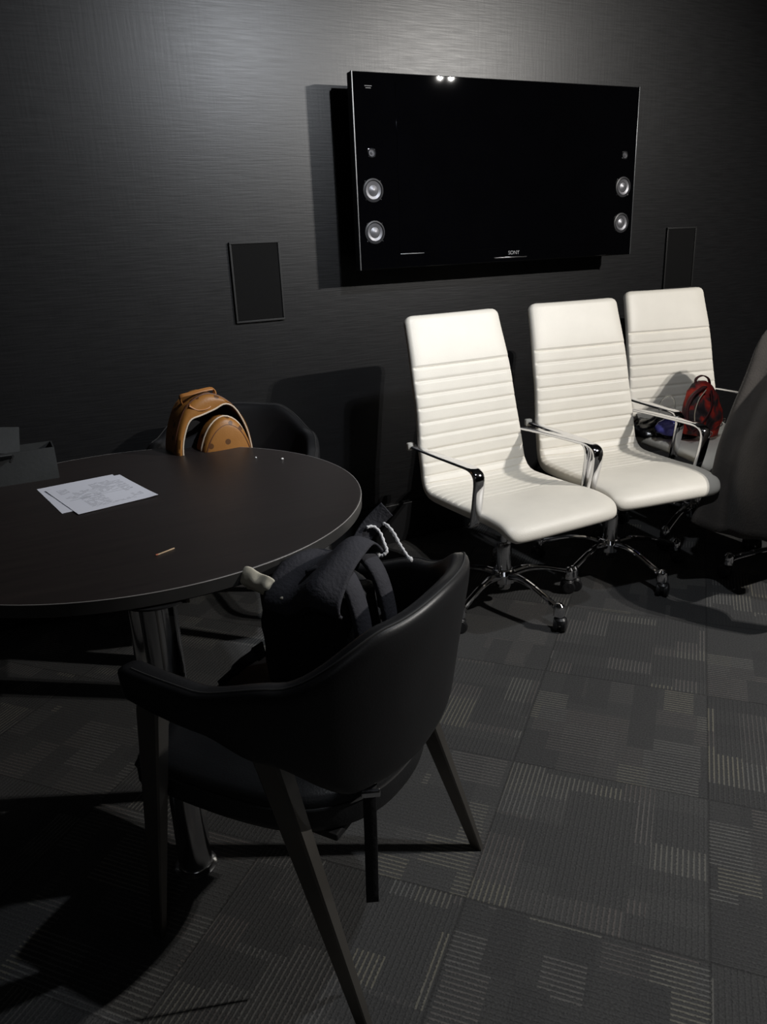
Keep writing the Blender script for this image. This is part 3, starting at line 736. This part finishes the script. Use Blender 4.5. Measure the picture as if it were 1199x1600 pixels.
def loft(secs, nsub=4):
    dense = []
    for s0, s1 in zip(secs, secs[1:]):
        for k in range(nsub): dense.append([p.lerp(q, k / nsub) for p, q in zip(s0, s1)])
    dense.append(secs[-1]); b = MB(); b.rings(dense); return b
o = loft([superring(.0, 0, -.032, .07, .045, 2.8), superring(.0, 0, -.024, .098, .062, 2.8), superring(-.002, 0, .06, .110, .07, 2.8), superring(-.012, .005, .14, .100, .064, 2.7), superring(-.022, .012, .20, .078, .052, 2.5),
          superring(-.03, .018, .245, .05, .038, 2.3), superring(-.032, .02, .262, .02, .016, 2)]).build('body', 'camo', rb, sharp=0); roughen(o, 14, .008, 40, .003)
b = MB(); b.ribbon(spline([(-.06, .03, .235), (-.075, .015, .272), (-.05, .005, .292), (-.01, .005, .278), (.012, .01, .245)], 8), .018, (.1, 1, 0), .006); b.build('handle', 'maroon', rb, sharp=0)
b = MB(); b.tube(spline([(-.062, -.055, .225), (-.098, -.06, .17), (-.108, -.062, .10), (-.095, -.064, .04)], 8), .0028, 8); b.build('zip', 'cream', rb)
b = MB(); b.ribbon(spline([(-.05, -.03, .238), (-.118, -.035, .19), (-.142, -.04, .12), (-.125, -.045, .04), (-.10, -.05, .0)], 8), .030, (.2, 1, 0), .010); b.build('shoulder_strap', 'maroon', rb, sharp=0)
b = MB(); b.ribbon(spline([(-.03, -.055, .225), (-.02, -.07, .13), (-.075, -.085, .04), (-.13, -.10, .005)], 8), .014, (1, .2, .2), .004); b.build('front_strap', 'maroon', rb, sharp=0)
for x, z in ((-.035, .015), (.005, -.006), (.085, .04), (.10, .065)):
    b = MB(); pts = [(x + .011 * math.cos(q), -.072 + (.03 if x > .05 else 0), z + .011 * math.sin(q)) for q in [2 * PI * k / 16 for k in range(17)]]; b.tube(pts, .0028, 8); b.build('ring', 'chrome', rb)
pb = empty('plastic_bag', (2.70, 2.57, .455), rad(-64), 'crumpled glossy black plastic bag lying on the white chair seat', 'bag')
o = loft([superring(0, 0, .004, .14, .075, 2.3, 48), superring(0, 0, .02, .165, .09, 2.3, 48), superring(.0, 0, .045, .15, .08, 2.2, 48), superring(.01, .0, .075, .11, .055, 2.1, 48), superring(.02, 0, .095, .06, .03, 2, 48), superring(.02, 0, .10, .02, .01, 2, 48)]).build('body', 'plastic_bag', pb, sharp=0)
roughen(o, 18, .020, 45, .008)
for v in o.data.vertices: v.co.z = max(v.co.z, .001)
b = MB(); b.tube(spline([(.0, -.02, .085), (-.015, .0, .15), (.015, .01, .19), (.045, .015, .17), (.055, .01, .085)], 8), .004, 8); b.build('handle', 'clear', pb)
vb = loft([superring(0, 0, .0, .05, .038, 2.2, 32), superring(0, 0, .02, .062, .046, 2.2, 32), superring(0, 0, .05, .052, .04, 2.2, 32), superring(0, 0, .072, .02, .015, 2, 32)]).build('foil_packet', 'violet', sharp=0)
roughen(vb, 24, .014, 60, .006); vb.location = (2.63, 2.45, .505); vb.rotation_euler.z = rad(-50)
tag(vb, 'shiny violet blue packet beside the black plastic bag on the white chair', 'packet')

# ------------------------------------------------------------------ dark coat thrown over the right-hand chair
MT['coat'] = mat('dark_grey_brown_coat_cloth', (.054, .048, .043), .85, spec=.2, var=.22, vscale=7, bump=.5, bscale=120, sheen=.1)
E = [[(2.302, 2.005, .300), (2.42, 2.03, .42), (2.480, 2.055, .572), (2.612, 2.085, .778), (2.733, 2.10, .963), (2.90, 2.09, 1.01), (3.08, 2.07, 1.155), (3.17, 2.06, 1.0), (3.19, 2.05, .60)],
     [(2.345, 1.90, .262), (2.385, 1.92, .42), (2.44, 1.93, .60), (2.58, 1.95, .80), (2.74, 1.96, .92), (2.91, 1.96, 1.0), (3.08, 1.95, 1.165), (3.18, 1.95, 1.0), (3.20, 1.94, .55)],
     [(2.385, 1.74, .285), (2.40, 1.76, .44), (2.46, 1.77, .62), (2.58, 1.78, .82), (2.73, 1.79, .90), (2.91, 1.80, .99), (3.08, 1.80, 1.16), (3.18, 1.80, 1.0), (3.20, 1.80, .55)],
     [(2.36, 1.55, .265), (2.375, 1.57, .45), (2.44, 1.57, .66), (2.60, 1.60, .82), (2.74, 1.62, .89), (2.91, 1.63, .98), (3.08, 1.64, 1.14), (3.18, 1.64, 1.0), (3.20, 1.64, .55)],
     [(2.42, 1.43, .27), (2.42, 1.46, .45), (2.48, 1.49, .68), (2.64, 1.50, .72), (2.78, 1.51, .80), (2.93, 1.52, .90), (3.08, 1.53, .98), (3.17, 1.54, .90), (3.20, 1.54, .55)]]
cols = [resample(spline(e, 8), 60)[0] for e in E]
def coat_fn(u, v):
    f = u * (len(cols) - 1); i = min(int(f), len(cols) - 2); t = f - i; k = min(60, int(round(v * 60)))
    P_ = [cols[max(i - 1, 0)][k], cols[i][k], cols[i + 1][k], cols[min(i + 2, len(cols) - 1)][k]]
    p = .5 * ((2 * P_[1]) + (P_[2] - P_[0]) * t + (2 * P_[0] - 5 * P_[1] + 4 * P_[2] - P_[3]) * t * t + (3 * P_[1] - P_[0] - 3 * P_[2] + P_[3]) * t ** 3)
    am = .034 * (1 - min(1, v * 1.3)) + .014
    d = am * math.sin(u * 17 + 2.2 * v + 1.5 * noise.noise(Vector((u * 2, v * 3, 0)))) + nz(Vector((u * 3, v * 4, 2)), 1.5, .022)
    return p + Vector((-d * .8, -d * .3, d * .25 + (nz(Vector((u * 6, 0, 5)), 1, .018) if v < .04 else 0)))
b = grid(coat_fn, 48, 60, .007); b.v = [tuple(Vector(p) - Vector((2.55, 1.8, .26))) for p in b.v]; ct = b.build('coat', 'coat', sharp=0); ct.location = (2.55, 1.8, .26)
tag(ct, 'dark grey brown coat thrown over the office chair at the right edge', 'coat')

for ch in rb.children: ch.data.transform(Matrix.Rotation(rad(8), 4, 'Y') @ Matrix.Diagonal((.86, .86, .80, 1)))
